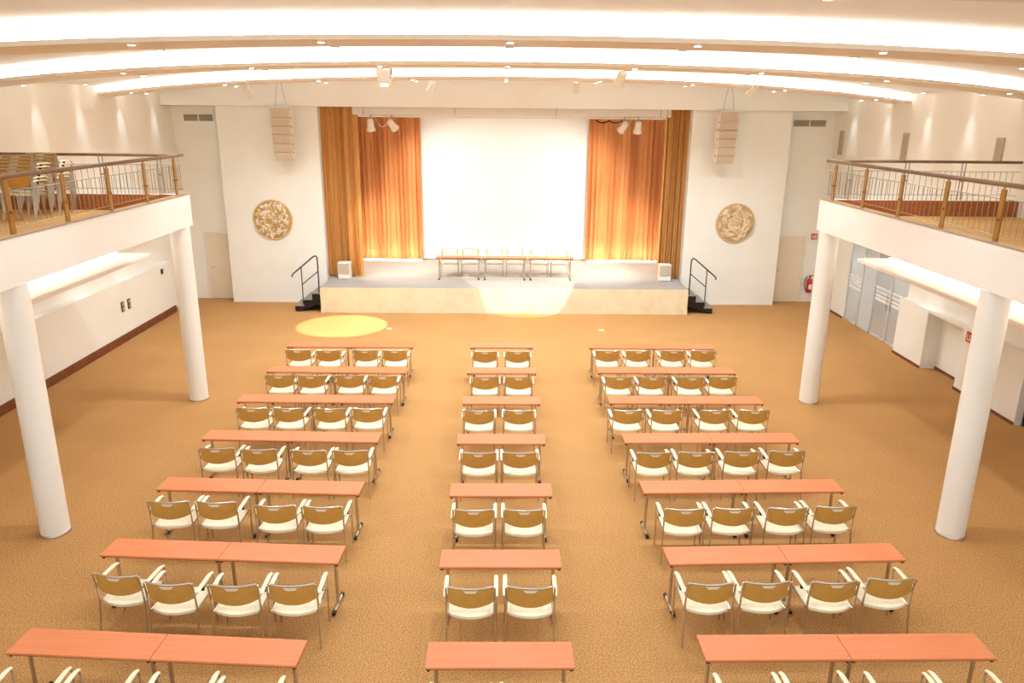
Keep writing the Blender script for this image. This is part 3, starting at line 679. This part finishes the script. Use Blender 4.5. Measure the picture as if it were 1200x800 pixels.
def chair(x, y, rz, label, group, z=0.0, lean=0.0):
    t = thing('armchair', label, 'chair', (x, y, z), rz, group)
    if lean: t.rotation_euler.x = lean
    link('seat', CM['seat'], t); b = link('backrest', CM['shell'], t)
    link('back_cushion', CM['pad'], b); link('back_rim', CM['rim'], b); link('hand_grip', CM['grip_highlight'], b)
    for n in 'lr':
        link('leg', CM['rear' + n], t); link('leg', CM['front' + n], t); link('armrest', CM['arm' + n], t)
        link('seat_rail', CM['side' + n], t); link('joint', CM['joint' + n], t)
    return t
# measured centres of the back tops (rows 1..6) and of the arm fronts (row 7)
CL = [[(-4.36, 15.52), (-3.72, 15.51), (-2.93, 15.52), (-2.30, 15.53)], [(-4.29, 13.86), (-3.69, 13.85), (-2.95, 13.87), (-2.30, 13.85)],
      [(-4.27, 12.14), (-3.67, 12.14), (-2.95, 12.13), (-2.31, 12.14)], [(-4.29, 10.51), (-3.65, 10.47), (-2.89, 10.44), (-2.27, 10.44)],
      [(-4.31, 8.86), (-3.70, 8.85), (-2.91, 8.76), (-2.30, 8.74)], [(-4.16, 7.22), (-3.56, 7.07), (-2.86, 7.04), (-2.24, 7.05)],
      [(-4.29, 5.51), (-3.66, 5.48), (-2.89, 5.45), (-2.27, 5.39)]]
CC = [[(-0.36, 15.48), (0.34, 15.49)], [(-0.32, 13.81), (0.33, 13.82)], [(-0.39, 12.07), (0.30, 12.08)], [(-0.34, 10.38), (0.29, 10.39)],
      [(-0.35, 8.67), (0.30, 8.67)], [(-0.32, 7.00), (0.32, 7.01)], [(-0.36, 5.30), (0.28, 5.30)]]
CR = [[(2.30, 15.58), (2.96, 15.59), (3.72, 15.61), (4.38, 15.61)], [(2.29, 13.85), (2.94, 13.86), (3.70, 13.87), (4.33, 13.90)],
      [(2.19, 12.11), (2.86, 12.11), (3.70, 12.13), (4.37, 12.14)], [(2.31, 10.40), (2.94, 10.42), (3.65, 10.44), (4.34, 10.47)],
      [(2.38, 8.70), (3.01, 8.72), (3.72, 8.73), (4.36, 8.77)], [(2.29, 7.08), (2.90, 7.10), (3.65, 7.11), (4.30, 7.17)],
      [(2.29, 5.43), (2.92, 5.45), (3.70, 5.44), (4.33, 5.46)]]
SEATN = ['first', 'second', 'third', 'fourth']
def put_chairs():
    rnd = random.Random(3)
    for i in range(7):
        for blk, side in ((CL, 'switch plate side block'), (CC, 'centre block'), (CR, 'glass door side block')):
            row = blk[i]
            for k, (x, y) in enumerate(row):
                if blk is CC: lab = 'tan-backed cream armchair, centre block, %s row from stage, seat on %s side' % (NUM[i], 'switch plate' if k == 0 else 'glass door')
                else:
                    n = (3 - k) if blk is CL else k
                    lab = 'tan-backed cream armchair, %s, %s row from stage, %s seat from aisle' % (side, NUM[i], SEATN[n])
                rz = rnd.uniform(-0.025, 0.025)
                if blk is CL and i == 5 and k == 0: rz = -0.10; x -= 0.03
                if blk is CL and i == 5 and k == 1: rz = -0.04
                chair(x - 0.27 * math.sin(rz), y + 0.27 * math.cos(rz), rz, lab, 'armchairs at the seminar tables')
put_chairs()

# ------------------------------------------------------------------ panel table on the stage
for k, x in enumerate((-1.42, 0.0, 1.42)):
    table(OX + 0.0 + x, 23.25, 0, 'table on the stage, %s' % ['end towards the gold and white disc', 'middle of the three', 'end towards the tan swirled disc'][k], 'tables on the stage', STH + 0.003)
    for j, dx in enumerate((-0.33, 0.33)):
        chair(OX + x + dx, 23.78, PI, 'armchair behind the stage table %s, %s side' % (['towards the gold and white disc', 'in the middle', 'towards the tan swirled disc'][k], ['gold and white disc', 'tan swirled disc'][j]), 'armchairs on the stage', STH + 0.003)

# ------------------------------------------------------------------ stacked chairs on the balcony
for q, (x, y) in enumerate(((-8.30, 13.55), (-8.35, 14.36))):
    for k in range(6):
        chair(x, y + 0.036 * k - 0.08, 0, '%s chair in the balcony stack %s' % (['bottom', 'second', 'third', 'fourth', 'fifth', 'top'][k], 'farther from the end railing' if q == 0 else 'closer to the end railing'),
              'stacked chairs on the balcony', 3.833 + 0.055 * k)

for k, (x, y) in enumerate(((-3.10, 20.13), (2.75, 20.08))):
    t = thing('floor_socket', 'small pale floor socket plate in the carpet before the stage, %s side' % ['gold and white disc', 'tan swirled disc'][k], 'socket', (x, y, 0), 0, 'floor sockets')
    MB().rbox(-0.07, 0.07, -0.07, 0.07, 0.0, 0.012, 0.004).build('plate', 'off_white', t); MB().rbox(-0.045, 0.045, -0.045, 0.045, 0.0125, 0.018, 0.002).build('lid', 'alu', t)
